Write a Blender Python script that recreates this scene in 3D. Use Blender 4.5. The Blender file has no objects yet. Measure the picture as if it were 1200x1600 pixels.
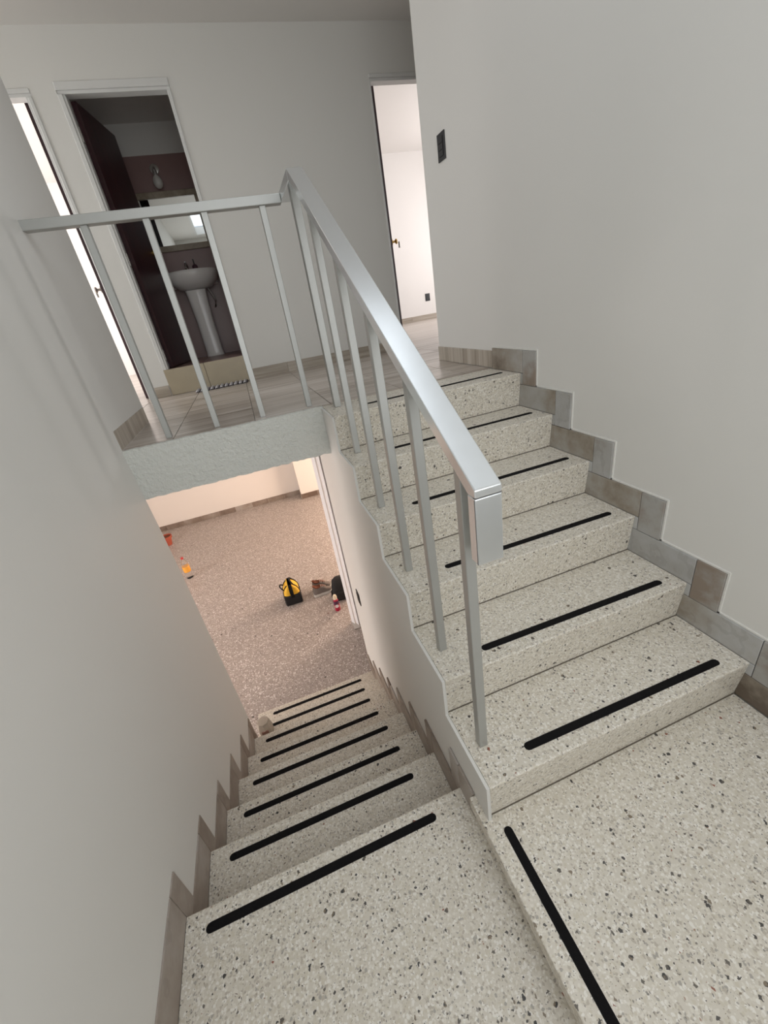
import bpy, bmesh, math, random
from mathutils import Vector, Matrix
random.seed(7)
scene = bpy.context.scene
COL = scene.collection

# ------------------------------------------------------------------ camera
cam_d = bpy.data.cameras.new('camera'); cam = bpy.data.objects.new('camera', cam_d); COL.objects.link(cam)
cam_d.sensor_fit = 'VERTICAL'; cam_d.sensor_height = 24.0; cam_d.lens = 637.6 * 24.0 / 1600.0
cam_d.clip_start = 0.02; cam_d.clip_end = 100
cam.location = (-0.3524, -0.6600, 1.5665); cam.rotation_euler = (1.0983, 0.1545, -0.3279)
scene.camera = cam

# ------------------------------------------------------------------ exposure, world, daylight at the windows, added hall fill
scene.view_settings.view_transform = 'Standard'; scene.view_settings.look = 'None'
scene.view_settings.gamma = 1.0; scene.view_settings.use_curve_mapping = False
scene.view_settings.exposure = 0.12
world = bpy.data.worlds.new('world'); scene.world = world; world.use_nodes = True
bg = world.node_tree.nodes['Background']; bg.inputs[0].default_value = (0.75, 0.86, 1.0, 1); bg.inputs[1].default_value = 0.6

def area_light(name, loc, rot, sx, sy, power, color):
    d = bpy.data.lights.new(name, 'AREA'); d.shape = 'RECTANGLE'; d.size = sx; d.size_y = sy
    d.energy = power; d.color = color
    o = bpy.data.objects.new(name, d); COL.objects.link(o); o.location = loc; o.rotation_euler = rot
    return o
R90 = math.pi / 2
area_light('skylight_daylight', (0.22, 0.20, 3.76), (0, 0, 0), 1.6, 2.6, 13, (1.0, 1.0, 0.985))
area_light('landing_window_daylight', (0.05, -1.62, 1.72), (R90, 0, 0), 1.7, 2.14, 25, (1.0, 0.985, 0.945))
area_light('living_room_daylight', (-4.75, 3.1, -0.35), (0, -R90, 0), 1.7, 2.4, 122, (1.0, 0.89, 0.83))
area_light('living_room_side_daylight', (3.25, 5.2, -0.35), (0, R90, 0), 1.7, 2.0, 170, (1.0, 0.74, 0.56))
area_light('bedroom_daylight', (5.52, 6.4, 2.55), (0, R90, 0), 1.6, 2.2, 108, (1.0, 0.95, 0.94))
area_light('study_daylight', (-5.52, 6.2, 2.55), (0, -R90, 0), 1.6, 2.2, 200, (1.0, 0.95, 0.94))
area_light('hall_fill_light', (-3.65, 3.0, 2.4), (0, -R90, 0), 1.6, 1.0, 27, (0.99, 0.99, 0.975))  # unseen fill lamp, added to brighten the upper hall from its left end

# ------------------------------------------------------------------ dimensions (metres, origin: foot of first riser)
W = 1.098                     # width of the upper flight
D = 0.28
UY = [0.002, 0.279, 0.557, 0.843, 1.121, 1.398]      # nosings of the upper flight
UZ = [0.1836, 0.3680, 0.5552, 0.7337, 0.9142, 1.1000]
LEAN = 0.018
ZU = 1.105                    # upper floor
ZL = -0.1329                  # lower landing
LY = [0.2067, 0.4918, 0.7637, 1.0403, 1.3130, 1.5938, 1.8717, 2.1503]
LZ = [-0.1314, -0.3253, -0.5198, -0.7120, -0.9091, -1.0984, -1.2914, -1.4827]
ZB = -1.6777                  # living room floor
ZS = 0.83                     # soffit of the upper slab
ZC = 3.594                    # ceiling
YB = 3.766                    # wall with the doors
YR = -1.45                    # wall behind the camera
XR = 1.110

# ------------------------------------------------------------------ helpers
def link_obj(name, me, mat=None, parent=None):
    o = bpy.data.objects.new(name, me); COL.objects.link(o)
    if mat is not None and not me.materials: me.materials.append(mat)
    if parent is not None:
        o.parent = parent
        m = Matrix.Translation(parent.location) if parent.parent is None else Matrix.Identity(4)
        o.matrix_parent_inverse = m.inverted()
    return o
def tag(o, label=None, cat=None, group=None, kind=None):
    if label: o['label'] = label
    if cat: o['category'] = cat
    if group: o['group'] = group
    if kind: o['kind'] = kind
    return o
def empty(name, loc):
    o = bpy.data.objects.new(name, None); COL.objects.link(o); o.location = loc; o.empty_display_size = 0.1
    return o
def bm_box(bm, lo, hi, bevel=0.0, seg=1):
    m = Matrix.Translation([(a + b) / 2 for a, b in zip(lo, hi)]) @ Matrix.Diagonal([b - a for a, b in zip(lo, hi)] + [1])
    r = bmesh.ops.create_cube(bm, size=1.0, matrix=m)
    if bevel > 0:
        es = list({e for v in r['verts'] for e in v.link_edges})
        bmesh.ops.bevel(bm, geom=es, offset=bevel, segments=seg, affect='EDGES', profile=0.5)
def finish(bm, name, mat, parent=None, smooth=False, angle=None):
    bmesh.ops.recalc_face_normals(bm, faces=bm.faces)
    me = bpy.data.meshes.new(name); bm.to_mesh(me); bm.free()
    if smooth:
        for p in me.polygons: p.use_smooth = True
        if angle: me.set_sharp_from_angle(angle=math.radians(angle))
    return link_obj(name, me, mat, parent)
def box(name, lo, hi, mat, parent=None, bevel=0.0, seg=1):
    bm = bmesh.new(); bm_box(bm, lo, hi, bevel, seg); return finish(bm, name, mat, parent)
def boxes(name, lst, mat, parent=None):
    bm = bmesh.new()
    for lo, hi in lst: bm_box(bm, lo, hi)
    return finish(bm, name, mat, parent)
def prism(name, pts, ax, a, b, mat, parent=None, bevel=0.0, seg=2, bev_test=None):
    """polygon pts in the plane across axis ax, extruded from a to b"""
    bm = bmesh.new()
    def P(u, v, w): return {'x': (w, u, v), 'y': (u, w, v), 'z': (u, v, w)}[ax]
    A = [bm.verts.new(P(u, v, a)) for u, v in pts]; B = [bm.verts.new(P(u, v, b)) for u, v in pts]
    n = len(pts)
    bm.faces.new(A); bm.faces.new(list(reversed(B)))
    for i in range(n): bm.faces.new((A[i], B[i], B[(i + 1) % n], A[(i + 1) % n]))
    bmesh.ops.recalc_face_normals(bm, faces=bm.faces)
    if bevel > 0:
        es = [e for e in bm.edges if bev_test is None or bev_test(e.verts[0].co, e.verts[1].co)]
        bmesh.ops.bevel(bm, geom=es, offset=bevel, segments=seg, affect='EDGES', profile=0.5)
    return finish(bm, name, mat, parent)
def lathe(name, prof, mat, parent=None, loc=(0, 0, 0), n=24, M=None, smooth=True, angle=40):
    bm = bmesh.new(); rings = []
    for r, z in prof:
        rings.append([bm.verts.new((r * math.cos(2 * math.pi * k / n), r * math.sin(2 * math.pi * k / n), z)) for k in range(n)])
    for a, b in zip(rings, rings[1:]):
        for k in range(n): bm.faces.new((a[k], a[(k + 1) % n], b[(k + 1) % n], b[k]))
    if prof[0][0] > 1e-5: bm.faces.new(list(reversed(rings[0])))
    if prof[-1][0] > 1e-5: bm.faces.new(rings[-1])
    bmesh.ops.remove_doubles(bm, verts=bm.verts, dist=1e-6)
    bm.transform(Matrix.Translation(loc) @ (M if M is not None else Matrix.Identity(4)))
    return finish(bm, name, mat, parent, smooth, angle)
def bm_tube(bm, pts, r, n=10, closed=False):
    pts = [Vector(p) for p in pts]; rings = []
    m = len(pts)
    for i, p in enumerate(pts):
        if closed: t = (pts[(i + 1) % m] - pts[i - 1]).normalized()
        else: t = (pts[min(i + 1, m - 1)] - pts[max(i - 1, 0)]).normalized()
        up = Vector((0, 0, 1)) if abs(t.z) < 0.9 else Vector((1, 0, 0))
        u = t.cross(up).normalized(); v = t.cross(u)
        rr = r[i] if isinstance(r, (list, tuple)) else r
        rings.append([bm.verts.new(p + rr * (math.cos(2 * math.pi * k / n) * u + math.sin(2 * math.pi * k / n) * v)) for k in range(n)])
    pairs = list(zip(rings, rings[1:])) + ([(rings[-1], rings[0])] if closed else [])
    for a, b in pairs:
        for k in range(n): bm.faces.new((a[k], a[(k + 1) % n], b[(k + 1) % n], b[k]))
    if not closed: bm.faces.new(list(reversed(rings[0]))); bm.faces.new(rings[-1])
def tube(name, pts, r, mat, parent=None, n=10):
    bm = bmesh.new(); bm_tube(bm, pts, r, n); return finish(bm, name, mat, parent, True, 50)

# ------------------------------------------------------------------ materials
MATS = {}
def new_mat(name):
    m = bpy.data.materials.new(name); m.use_nodes = True; nt = m.node_tree
    return m, nt, nt.nodes['Principled BSDF']
def nd(nt, t, **kw):
    n = nt.nodes.new(t)
    for k, v in kw.items(): setattr(n, k, v)
    return n
def ramp(nt, fac, stops, interp='LINEAR'):
    n = nd(nt, 'ShaderNodeValToRGB'); n.color_ramp.interpolation = interp
    e = n.color_ramp.elements
    while len(e) > 1: e.remove(e[-1])
    e[0].position = stops[0][0]; e[0].color = (*stops[0][1], 1)
    for p, c in stops[1:]:
        x = e.new(p); x.color = (*c, 1)
    nt.links.new(fac, n.inputs[0]); return n.outputs[0]
def mix(nt, fac, a, b, blend='MIX'):
    n = nd(nt, 'ShaderNodeMix', data_type='RGBA', blend_type=blend)
    for i, v in ((0, fac), (6, a), (7, b)):
        if isinstance(v, (int, float)): n.inputs[i].default_value = v
        elif isinstance(v, tuple): n.inputs[i].default_value = (*v, 1)
        else: nt.links.new(v, n.inputs[i])
    return n.outputs[2]
def math_n(nt, op, a, b=None, clamp=False):
    n = nd(nt, 'ShaderNodeMath', operation=op); n.use_clamp = clamp
    for i, v in ((0, a), (1, b)):
        if v is None: continue
        if isinstance(v, (int, float)): n.inputs[i].default_value = v
        else: nt.links.new(v, n.inputs[i])
    return n.outputs[0]
def position(nt): return nd(nt, 'ShaderNodeNewGeometry').outputs['Position']
def noise(nt, vec, scale, detail=3, rough=0.5, out='Fac'):
    n = nd(nt, 'ShaderNodeTexNoise'); n.inputs['Scale'].default_value = scale; n.inputs['Detail'].default_value = detail
    n.inputs['Roughness'].default_value = rough; nt.links.new(vec, n.inputs['Vector']); return n.outputs[out]
def vmath(nt, op, a, b):
    n = nd(nt, 'ShaderNodeVectorMath', operation=op)
    for i, v in ((0, a), (1, b)):
        if isinstance(v, tuple): n.inputs[i].default_value = v
        elif isinstance(v, (int, float)): n.inputs['Scale'].default_value = v
        else: nt.links.new(v, n.inputs[i])
    return n.outputs[0]
def bump(nt, bsdf, h, strength, dist=0.01):
    n = nd(nt, 'ShaderNodeBump'); n.inputs['Strength'].default_value = strength; n.inputs['Distance'].default_value = dist
    nt.links.new(h, n.inputs['Height']); nt.links.new(n.outputs[0], bsdf.inputs['Normal'])
def plain(name, col, rough=0.5, metal=0.0, grain=0.05, gscale=30, bmp=0.0, **kw):
    m, nt, b = new_mat(name); pos = position(nt)
    f = noise(nt, pos, gscale, 4)
    c2 = tuple(max(0, c * (1 - grain * 2)) for c in col); c1 = tuple(min(1, c * (1 + grain)) for c in col)
    nt.links.new(mix(nt, f, c2, c1), b.inputs['Base Color'])
    b.inputs['Roughness'].default_value = rough; b.inputs['Metallic'].default_value = metal
    for k, v in kw.items(): b.inputs[k].default_value = v
    if bmp: bump(nt, b, f, bmp)
    return m
def paint(name, col, rough=0.6, bmp=0.12, gscale=14, bdist=0.004):
    m, nt, b = new_mat(name); pos = position(nt)
    big = noise(nt, pos, 1.1, 2); fine = noise(nt, pos, 160, 4, 0.6); mid = noise(nt, pos, gscale, 4, 0.6)
    c = mix(nt, big, tuple(x * 0.97 for x in col), tuple(min(1, x * 1.02) for x in col))
    nt.links.new(c, b.inputs['Base Color']); b.inputs['Roughness'].default_value = rough
    bump(nt, b, math_n(nt, 'ADD', math_n(nt, 'MULTIPLY', fine, 0.25), mid), bmp, bdist)
    return m
def terrazzo(name, base_a, base_b, chips, dark_amt, light_amt, scale=1.0, rough=0.38):
    m, nt, b = new_mat(name); pos = position(nt)
    warp = vmath(nt, 'SCALE', vmath(nt, 'SUBTRACT', noise(nt, pos, 95 * scale, 2, 0.5, 'Color'), (0.5, 0.5, 0.5)), 0.012 / scale)
    p2 = vmath(nt, 'ADD', pos, warp)
    def voro(sc, off, metric='EUCLIDEAN'):
        v = nd(nt, 'ShaderNodeTexVoronoi', feature='F1', distance=metric); v.inputs['Scale'].default_value = sc * scale
        nt.links.new(vmath(nt, 'ADD', p2, off), v.inputs['Vector'])
        sp = nd(nt, 'ShaderNodeSeparateColor'); nt.links.new(v.outputs['Color'], sp.inputs[0]); return v.outputs['Distance'], sp.outputs
    def pick(dist, sp, amt, lim_lo, lim_hi):
        lim = math_n(nt, 'ADD', math_n(nt, 'MULTIPLY', sp[2], lim_hi - lim_lo), lim_lo)
        return math_n(nt, 'MULTIPLY', math_n(nt, 'GREATER_THAN', sp[0], 1 - amt), math_n(nt, 'LESS_THAN', dist, lim))
    # cement matrix and pale chips
    d1, s1 = voro(130, (0, 0, 0))
    base = mix(nt, noise(nt, pos, 2.2, 3), base_a, base_b)
    col = mix(nt, math_n(nt, 'MULTIPLY', math_n(nt, 'LESS_THAN', d1, 0.52), light_amt), base, ramp(nt, s1[0], chips, 'CONSTANT'))
    # fine grey and brown flecks
    d2, s2 = voro(170, (3.1, 1.7, 0.4), 'MANHATTAN')
    fleck = ramp(nt, s2[1], [(0, (0.20, 0.18, 0.155)), (0.4, (0.32, 0.27, 0.21)), (0.7, (0.13, 0.12, 0.11)), (0.94, (0.30, 0.15, 0.09))], 'CONSTANT')
    col = mix(nt, math_n(nt, 'MULTIPLY', pick(d2, s2, dark_amt * 1.7, 0.25, 0.55), 0.8), col, fleck)
    # middling dark chips
    d3, s3 = voro(85, (7.3, 2.2, 5.4), 'MANHATTAN')
    dark = ramp(nt, s3[1], [(0, (0.05, 0.047, 0.045)), (0.35, (0.12, 0.105, 0.09)), (0.65, (0.22, 0.175, 0.125)), (0.85, (0.075, 0.07, 0.065)), (0.97, (0.26, 0.09, 0.055))], 'CONSTANT')
    col = mix(nt, math_n(nt, 'MULTIPLY', pick(d3, s3, dark_amt, 0.20, 0.56), 0.95), col, dark)
    # a few large ones
    d4, s4 = voro(44, (1.3, 8.2, 2.4))
    col = mix(nt, pick(d4, s4, dark_amt * 0.36, 0.12, 0.34), col, dark)
    nt.links.new(col, b.inputs['Base Color'])
    rr = math_n(nt, 'ADD', math_n(nt, 'MULTIPLY', noise(nt, pos, 6, 3), 0.25), rough - 0.12)
    nt.links.new(rr, b.inputs['Roughness']); b.inputs['Specular IOR Level'].default_value = 0.4
    return m
def marble(name, stops, scale=3.0):
    m, nt, b = new_mat(name); pos = position(nt)
    rnd = nd(nt, 'ShaderNodeObjectInfo').outputs['Random']
    cx = nd(nt, 'ShaderNodeCombineXYZ')
    for i, k in enumerate((37.0, 11.0, 23.0)): nt.links.new(math_n(nt, 'MULTIPLY', rnd, k), cx.inputs[i])
    p2 = vmath(nt, 'ADD', pos, cx.outputs[0])
    a = noise(nt, p2, scale, 5, 0.55); nz = noise(nt, p2, scale * 7, 5, 0.6)
    f = math_n(nt, 'ADD', math_n(nt, 'MULTIPLY', a, 0.8), math_n(nt, 'MULTIPLY', nz, 0.2))
    f = math_n(nt, 'ADD', f, math_n(nt, 'MULTIPLY', math_n(nt, 'SUBTRACT', rnd, 0.5), 0.22))
    col = ramp(nt, f, stops)
    w = nd(nt, 'ShaderNodeTexWave'); w.inputs['Scale'].default_value = 2.2; w.inputs['Distortion'].default_value = 9; w.inputs['Detail'].default_value = 4
    w.inputs['Detail Scale'].default_value = 1.6; nt.links.new(p2, w.inputs['Vector'])
    vein = math_n(nt, 'GREATER_THAN', w.outputs['Fac'], 0.985)
    col = mix(nt, math_n(nt, 'MULTIPLY', vein, 0.13), col, (0.10, 0.075, 0.055))
    nt.links.new(col, b.inputs['Base Color']); b.inputs['Roughness'].default_value = 0.35
    return m
def striped(name, axis, stops, freq=55, rough=0.3, contrast=1.0, per_tile=True):
    """vein-cut stone look tile; the veins run along the axis"""
    m, nt, b = new_mat(name); pos = position(nt)
    sc = [freq, freq, freq]; sc['xyz'.index(axis)] = freq * 0.035
    mp = vmath(nt, 'MULTIPLY', pos, tuple(s / freq for s in sc))
    if per_tile:
        rnd = nd(nt, 'ShaderNodeObjectInfo').outputs['Random']; cx = nd(nt, 'ShaderNodeCombineXYZ')
        nt.links.new(math_n(nt, 'MULTIPLY', rnd, 0.9), cx.inputs['xyz'.index(axis)]); mp = vmath(nt, 'ADD', mp, cx.outputs[0])
    a = noise(nt, mp, freq * 0.28, 3, 0.6); c = noise(nt, mp, freq, 4, 0.6)
    f = math_n(nt, 'ADD', math_n(nt, 'MULTIPLY', a, 0.65), math_n(nt, 'MULTIPLY', c, 0.35))
    nt.links.new(ramp(nt, f, stops), b.inputs['Base Color']); b.inputs['Roughness'].default_value = rough
    return m

WALL = paint('wall_paint', (0.70, 0.69, 0.66)); CEIL = paint('ceiling_paint', (0.68, 0.66, 0.63))
ROOMW = paint('room_paint', (0.78, 0.755, 0.73)); LIVW = paint('living_paint', (0.80, 0.76, 0.72))
BEAM = paint('rough_plaster', (0.70, 0.71, 0.67), 0.75, 0.8, 45, 0.02)
TRIMW = plain('white_enamel', (0.68, 0.68, 0.665), 0.4, grain=0.02)
STILE = plain('white_aluminium', (0.80, 0.80, 0.82), 0.35, grain=0.02)
TERR = terrazzo('cream_terrazzo', (0.62, 0.57, 0.485), (0.66, 0.62, 0.545),
                [(0, (0.72, 0.68, 0.60)), (0.3, (0.60, 0.55, 0.45)), (0.52, (0.80, 0.77, 0.71)), (0.78, (0.47, 0.42, 0.35)), (0.92, (0.36, 0.335, 0.30))], 0.17, 0.85)
TERR2 = terrazzo('grey_terrazzo', (0.36, 0.32, 0.30), (0.41, 0.36, 0.33),
                 [(0, (0.32, 0.28, 0.26)), (0.35, (0.44, 0.395, 0.37)), (0.62, (0.66, 0.62, 0.60)), (0.78, (0.24, 0.205, 0.19)), (0.90, (0.82, 0.80, 0.79))], 0.05, 0.85, 0.62)
MARB = marble('grey_brown_marble', [(0.30, (0.13, 0.10, 0.075)), (0.42, (0.30, 0.26, 0.21)), (0.52, (0.38, 0.36, 0.33)), (0.66, (0.46, 0.46, 0.45))])
MARBG = marble('grey_marble', [(0.30, (0.26, 0.21, 0.17)), (0.42, (0.37, 0.36, 0.34)), (0.55, (0.43, 0.43, 0.425)), (0.7, (0.48, 0.48, 0.47))])
MARBL = marble('brown_marble', [(0.30, (0.15, 0.105, 0.08)), (0.45, (0.24, 0.19, 0.155)), (0.60, (0.33, 0.28, 0.24)), (0.72, (0.40, 0.36, 0.33))])
VEIN = striped('vein_cut_tile', 'x', [(0.34, (0.25, 0.20, 0.16)), (0.45, (0.41, 0.355, 0.305)), (0.53, (0.52, 0.46, 0.41)), (0.64, (0.62, 0.58, 0.54))], 60, 0.28)
VEINX = striped('vein_cut_skirting_x', 'x', [(0.30, (0.22, 0.18, 0.14)), (0.5, (0.38, 0.33, 0.27)), (0.68, (0.50, 0.45, 0.39))], 70, 0.3)
VEINZ = striped('vein_cut_skirting_z', 'z', [(0.30, (0.22, 0.18, 0.14)), (0.5, (0.42, 0.37, 0.31)), (0.68, (0.56, 0.52, 0.46))], 60, 0.3)
GROUT = plain('grout', (0.40, 0.37, 0.33), 0.9, gscale=80)
JOINT = plain('dirty_joint', (0.13, 0.11, 0.085), 0.9, gscale=80)
CAULK = plain('caulk', (0.74, 0.73, 0.69), 0.8, gscale=60)
PLINTH = plain('beige_plinth_tile', (0.42, 0.36, 0.26), 0.35, grain=0.06, gscale=9)
ALU = plain('brushed_aluminium', (0.44, 0.445, 0.43), 0.42, metal=0.6, grain=0.02, gscale=20)
RAIL = plain('satin_aluminium', (0.80, 0.83, 0.85), 0.25, metal=0.85, grain=0.02, gscale=20)
ALUD = plain('aluminium_joint', (0.10, 0.10, 0.105), 0.6, metal=0.3)
BLACKT = plain('anti_slip_tape', (0.008, 0.0075, 0.008), 0.9, grain=0.2, gscale=400, bmp=0.3, **{'Specular IOR Level': 0.15})
BLACKP = plain('black_plastic', (0.015, 0.015, 0.017), 0.35)
MAROON = striped('maroon_wood', 'z', [(0.3, (0.018, 0.005, 0.007)), (0.5, (0.035, 0.008, 0.011)), (0.7, (0.05, 0.013, 0.016))], 70, 0.35, per_tile=False)
STEEL = plain('dull_steel', (0.55, 0.53, 0.50), 0.4, metal=0.8)
CHROME = plain('chrome', (0.8, 0.8, 0.8), 0.12, metal=1.0, grain=0.01)
BRASS = plain('brass', (0.70, 0.48, 0.16), 0.25, metal=0.95)
MAUVE = plain('mauve_tile', (0.30, 0.19, 0.18), 0.3, grain=0.05, gscale=6)
MAUVEF = plain('mauve_floor_tile', (0.30, 0.19, 0.17), 0.35, grain=0.08, gscale=8)
PORC = plain('porcelain', (0.80, 0.78, 0.76), 0.12, grain=0.01)
BEIGEM = marble('beige_mirror_marble', [(0.3, (0.30, 0.24, 0.17)), (0.5, (0.42, 0.35, 0.26)), (0.7, (0.52, 0.45, 0.36))], 5)
MIRR = plain('mirror_glass', (0.86, 0.88, 0.87), 0.02, metal=1.0, grain=0.0)
OPAL = plain('opal_glass', (0.70, 0.68, 0.64), 0.25, grain=0.02)
SOAP = plain('smoky_soap_bottle', (0.10, 0.05, 0.07), 0.15)
MATW = plain('white_cotton', (0.62, 0.60, 0.62), 0.95, gscale=200, bmp=0.5)
MATD = plain('dark_cotton', (0.10, 0.085, 0.10), 0.95, gscale=200, bmp=0.5)
YEL = plain('yellow_fabric', (0.80, 0.47, 0.035), 0.75, gscale=120, bmp=0.2)
BLKF = plain('black_fabric', (0.012, 0.012, 0.013), 0.85, gscale=120, bmp=0.3)
GREYF = plain('grey_knit', (0.20, 0.175, 0.16), 0.9, grain=0.2, gscale=180, bmp=0.4)
BRNF = plain('brown_lining', (0.16, 0.05, 0.025), 0.8, gscale=90)
SOLE = plain('white_rubber', (0.62, 0.61, 0.58), 0.6)
REDB = plain('crimson_plastic', (0.42, 0.012, 0.05), 0.3)
CREAM = plain('cream_plastic', (0.78, 0.68, 0.52), 0.4)
LABELW = plain('white_label', (0.75, 0.74, 0.76), 0.5)
PURP = plain('dark_violet_label', (0.08, 0.02, 0.06), 0.5)
ORNG = plain('orange_drink', (0.85, 0.40, 0.06), 0.25)
REDC = plain('red_cap', (0.60, 0.06, 0.06), 0.4)
TERRAC = plain('terracotta', (0.42, 0.09, 0.05), 0.7, gscale=40)
CLEAR = plain('clear_plastic', (0.92, 0.90, 0.88), 0.08, grain=0.0, **{'Transmission Weight': 0.95, 'IOR': 1.2})
CLOUD = plain('cloudy_plastic', (0.62, 0.55, 0.47), 0.35, grain=0.05, **{'Transmission Weight': 0.35, 'IOR': 1.3})
PINKL = plain('rosy_brown_label', (0.36, 0.20, 0.16), 0.6)
GLASS = plain('window_glass', (0.95, 0.97, 0.97), 0.02, grain=0.0, **{'Transmission Weight': 1.0, 'IOR': 1.05})

def S(o, label=None):
    o['kind'] = 'structure'
    if label: o['label'] = label
    return o

# ================================================================== THE SHELL
# right wall of the stairwell
S(box('wall_right', (XR, YR, ZB), (XR + 0.13, 2.455, ZC), WALL), 'off-white painted wall running up beside the upper flight')
# left wall: leans a touch, ends lower down at the beam, higher up at the hall
bm = bmesh.new()
lv = [(ZB, -1.046, 1.685), (0.35, -1.046, 1.685), (0.60, -1.048, 1.685), (ZS, -1.053, 1.685), (ZS, -1.053, 2.46), (1.10, -1.061, 2.46), (2.0, -1.067, 2.46), (ZC, -1.077, 2.46)]
def wl_rows(rows):
    R_ = [[bm.verts.new(p) for p in ((x, YR, z), (x, y1, z), (-1.22, y1, z), (-1.22, YR, z))] for z, x, y1 in rows]
    for a, b_ in zip(R_, R_[1:]):
        for k in range(4): bm.faces.new((a[k], a[(k + 1) % 4], b_[(k + 1) % 4], b_[k]))
    bm.faces.new(list(reversed(R_[0]))); bm.faces.new(R_[-1])
wl_rows(lv[:4]); wl_rows(lv[4:])
S(finish(bm, 'wall_left', WALL, None, True, 30), 'off-white painted wall on the left of the stairwell')
S(boxes('wall_rear', [((-1.22, YR - 0.12, ZB), (-0.80, YR, ZC)), ((0.90, YR - 0.12, ZB), (XR + 0.13, YR, ZC)), ((-0.80, YR - 0.12, ZB), (0.90, YR, 0.65)), ((-0.80, YR - 0.12, 2.80), (0.90, YR, ZC))], WALL), 'wall with a window behind the landing')
wr = S(empty('window_2', (0.05, YR, 0.65)), 'landing window behind the camera')
for lo, hi in (((-0.80, YR - .09, 0.65), (-0.76, YR - .03, 2.80)), ((0.86, YR - .09, 0.65), (0.90, YR - .03, 2.80)), ((0.03, YR - .09, 0.69), (0.07, YR - .03, 2.76)),
               ((-0.76, YR - .09, 0.65), (0.86, YR - .03, 0.69)), ((-0.76, YR - .09, 2.76), (0.86, YR - .03, 2.80))):
    box('frame_bar', lo, hi, TRIMW, wr)
# hall side walls
S(boxes('wall_hall', [((-3.5, 2.34, ZU), (-1.22, 2.46, ZC)), ((XR + 0.13, 2.335, ZU), (3.3, 2.455, ZC)),
                      ((3.3, 2.335, ZU), (3.42, YB, ZC)), ((-3.62, 2.34, ZU), (-3.5, 2.5, ZC)), ((-3.62, 3.5, ZU), (-3.5, YB, ZC)),
                      ((-3.62, 2.5, ZU), (-3.5, 3.5, 1.6)), ((-3.62, 2.5, 3.2), (-3.5, 3.5, ZC))], WALL), 'side walls of the upper hall')
# wall with the doors
Y2 = YB + 0.12
DH = 3.236; BH = 3.309
S(boxes('wall_back', [((-3.62, YB, ZU), (-2.05, Y2, ZC)), ((-2.05, YB, DH + 0.045), (-1.235, Y2, ZC)), ((-1.235, YB, ZU), (-1.07, Y2, ZC)),
                      ((-1.07, YB, BH), (-0.30, Y2, ZC)), ((-0.30, YB, ZU), (1.295, Y2, ZC)), ((1.295, YB, DH + 0.045), (2.1, Y2, ZC)),
                      ((2.1, YB, ZU), (3.42, Y2, ZC))], WALL), 'off-white hall wall with three doorways')
# ceiling with skylight opening
SX0, SX1, SY0, SY1 = -0.58, 1.02, -1.10, 1.50
S(boxes('ceiling', [((-3.62, SY1, ZC), (3.42, Y2, ZC + 0.12)), ((-1.22, YR - .12, ZC), (SX0, SY1, ZC + 0.12)), ((SX1, YR - .12, ZC), (XR + 0.13, SY1, ZC + 0.12)),
                    ((SX0, YR - .12, ZC), (SX1, SY0, ZC + 0.12))], CEIL), 'plain painted ceiling over the stair hall')
sk = S(empty('window_1', (0.1, -0.35, ZC)), 'skylight over the stairs')
for lo, hi in (((SX0, SY0, ZC), (SX0 + .04, SY1, ZC + .14)), ((SX1 - .04, SY0, ZC), (SX1, SY1, ZC + .14)),
               ((SX0 + .04, SY0, ZC), (SX1 - .04, SY0 + .04, ZC + .14)), ((SX0 + .04, SY1 - .04, ZC), (SX1 - .04, SY1, ZC + .14))):
    box('frame_bar', lo, hi, TRIMW, sk)
# slab between the storeys, hall floor tiles, beam
fl = S(boxes('floor', [((-3.62, 1.72, ZS), (3.42, YB, ZU - 0.012)), ], GROUT), 'beige vein-cut tiled floor of the upper hall')
tx = [-0.815 + 0.4335 * k for k in range(-7, 11)]; ty = [1.72 + 0.4335 * k for k in range(0, 6)]
tile_cache = {}
def floor_tile(x0, x1, y0, y1):
    g = 0.0016
    key = (round(x1 - x0, 4), round(y1 - y0, 4))
    if key not in tile_cache:
        b2 = bmesh.new(); bm_box(b2, (g, g, 0), (x1 - x0 - g, y1 - y0 - g, 0.012), 0.0012)
        bmesh.ops.recalc_face_normals(b2, faces=b2.faces); me = bpy.data.meshes.new('tile'); b2.to_mesh(me); b2.free(); me.materials.append(VEIN); tile_cache[key] = me
    o = link_obj('tile', tile_cache[key], None, fl); o.location = (x0, y0, ZU - 0.012)
for x0, x1 in zip(tx, tx[1:]):
    for y0, y1 in zip(ty, ty[1:]):
        a, b_ = max(x0, -3.5), min(x1, 3.3); c, d_ = y0, min(y1, YB)
        if b_ - a < 0.02 or d_ - c < 0.02: continue
        if y0 < 1.73 and 0.03 < a < 1.1: continue           # replaced by the cut row behind the top step
        if y0 < 1.73 and b_ > 1.1: continue
        floor_tile(a, b_, c, d_)
for x0, x1 in ((0.052, 0.4855), (0.4855, 0.919), (0.919, W)): floor_tile(x0, x1, 1.72, 2.1535)
# beam: rough plaster, uneven lower edge
bm = bmesh.new(); N = 60; rows = []
for i in range(N + 1):
    x = -1.075 + (1.075 - 0.002) * i / N
    zb = ZS + random.uniform(-0.004, 0.004); zt = ZU + random.uniform(-0.002, 0.002) - 0.001
    rows.append([bm.verts.new(p) for p in ((x, 1.69 + random.uniform(-.0004, .0004), zb), (x, 1.689 + random.uniform(-.0004, .0004), (zb + zt) / 2), (x, 1.69, zt), (x, 1.72, zt), (x, 1.72, zb))])
for a, b_ in zip(rows, rows[1:]):
    for k in range(5): bm.faces.new((a[k], a[(k + 1) % 5], b_[(k + 1) % 5], b_[k]))
bm.faces.new(rows[0]); bm.faces.new(list(reversed(rows[-1])))
S(finish(bm, 'trim_1', BEAM), 'rough white plaster edge beam below the hall railing')

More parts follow.
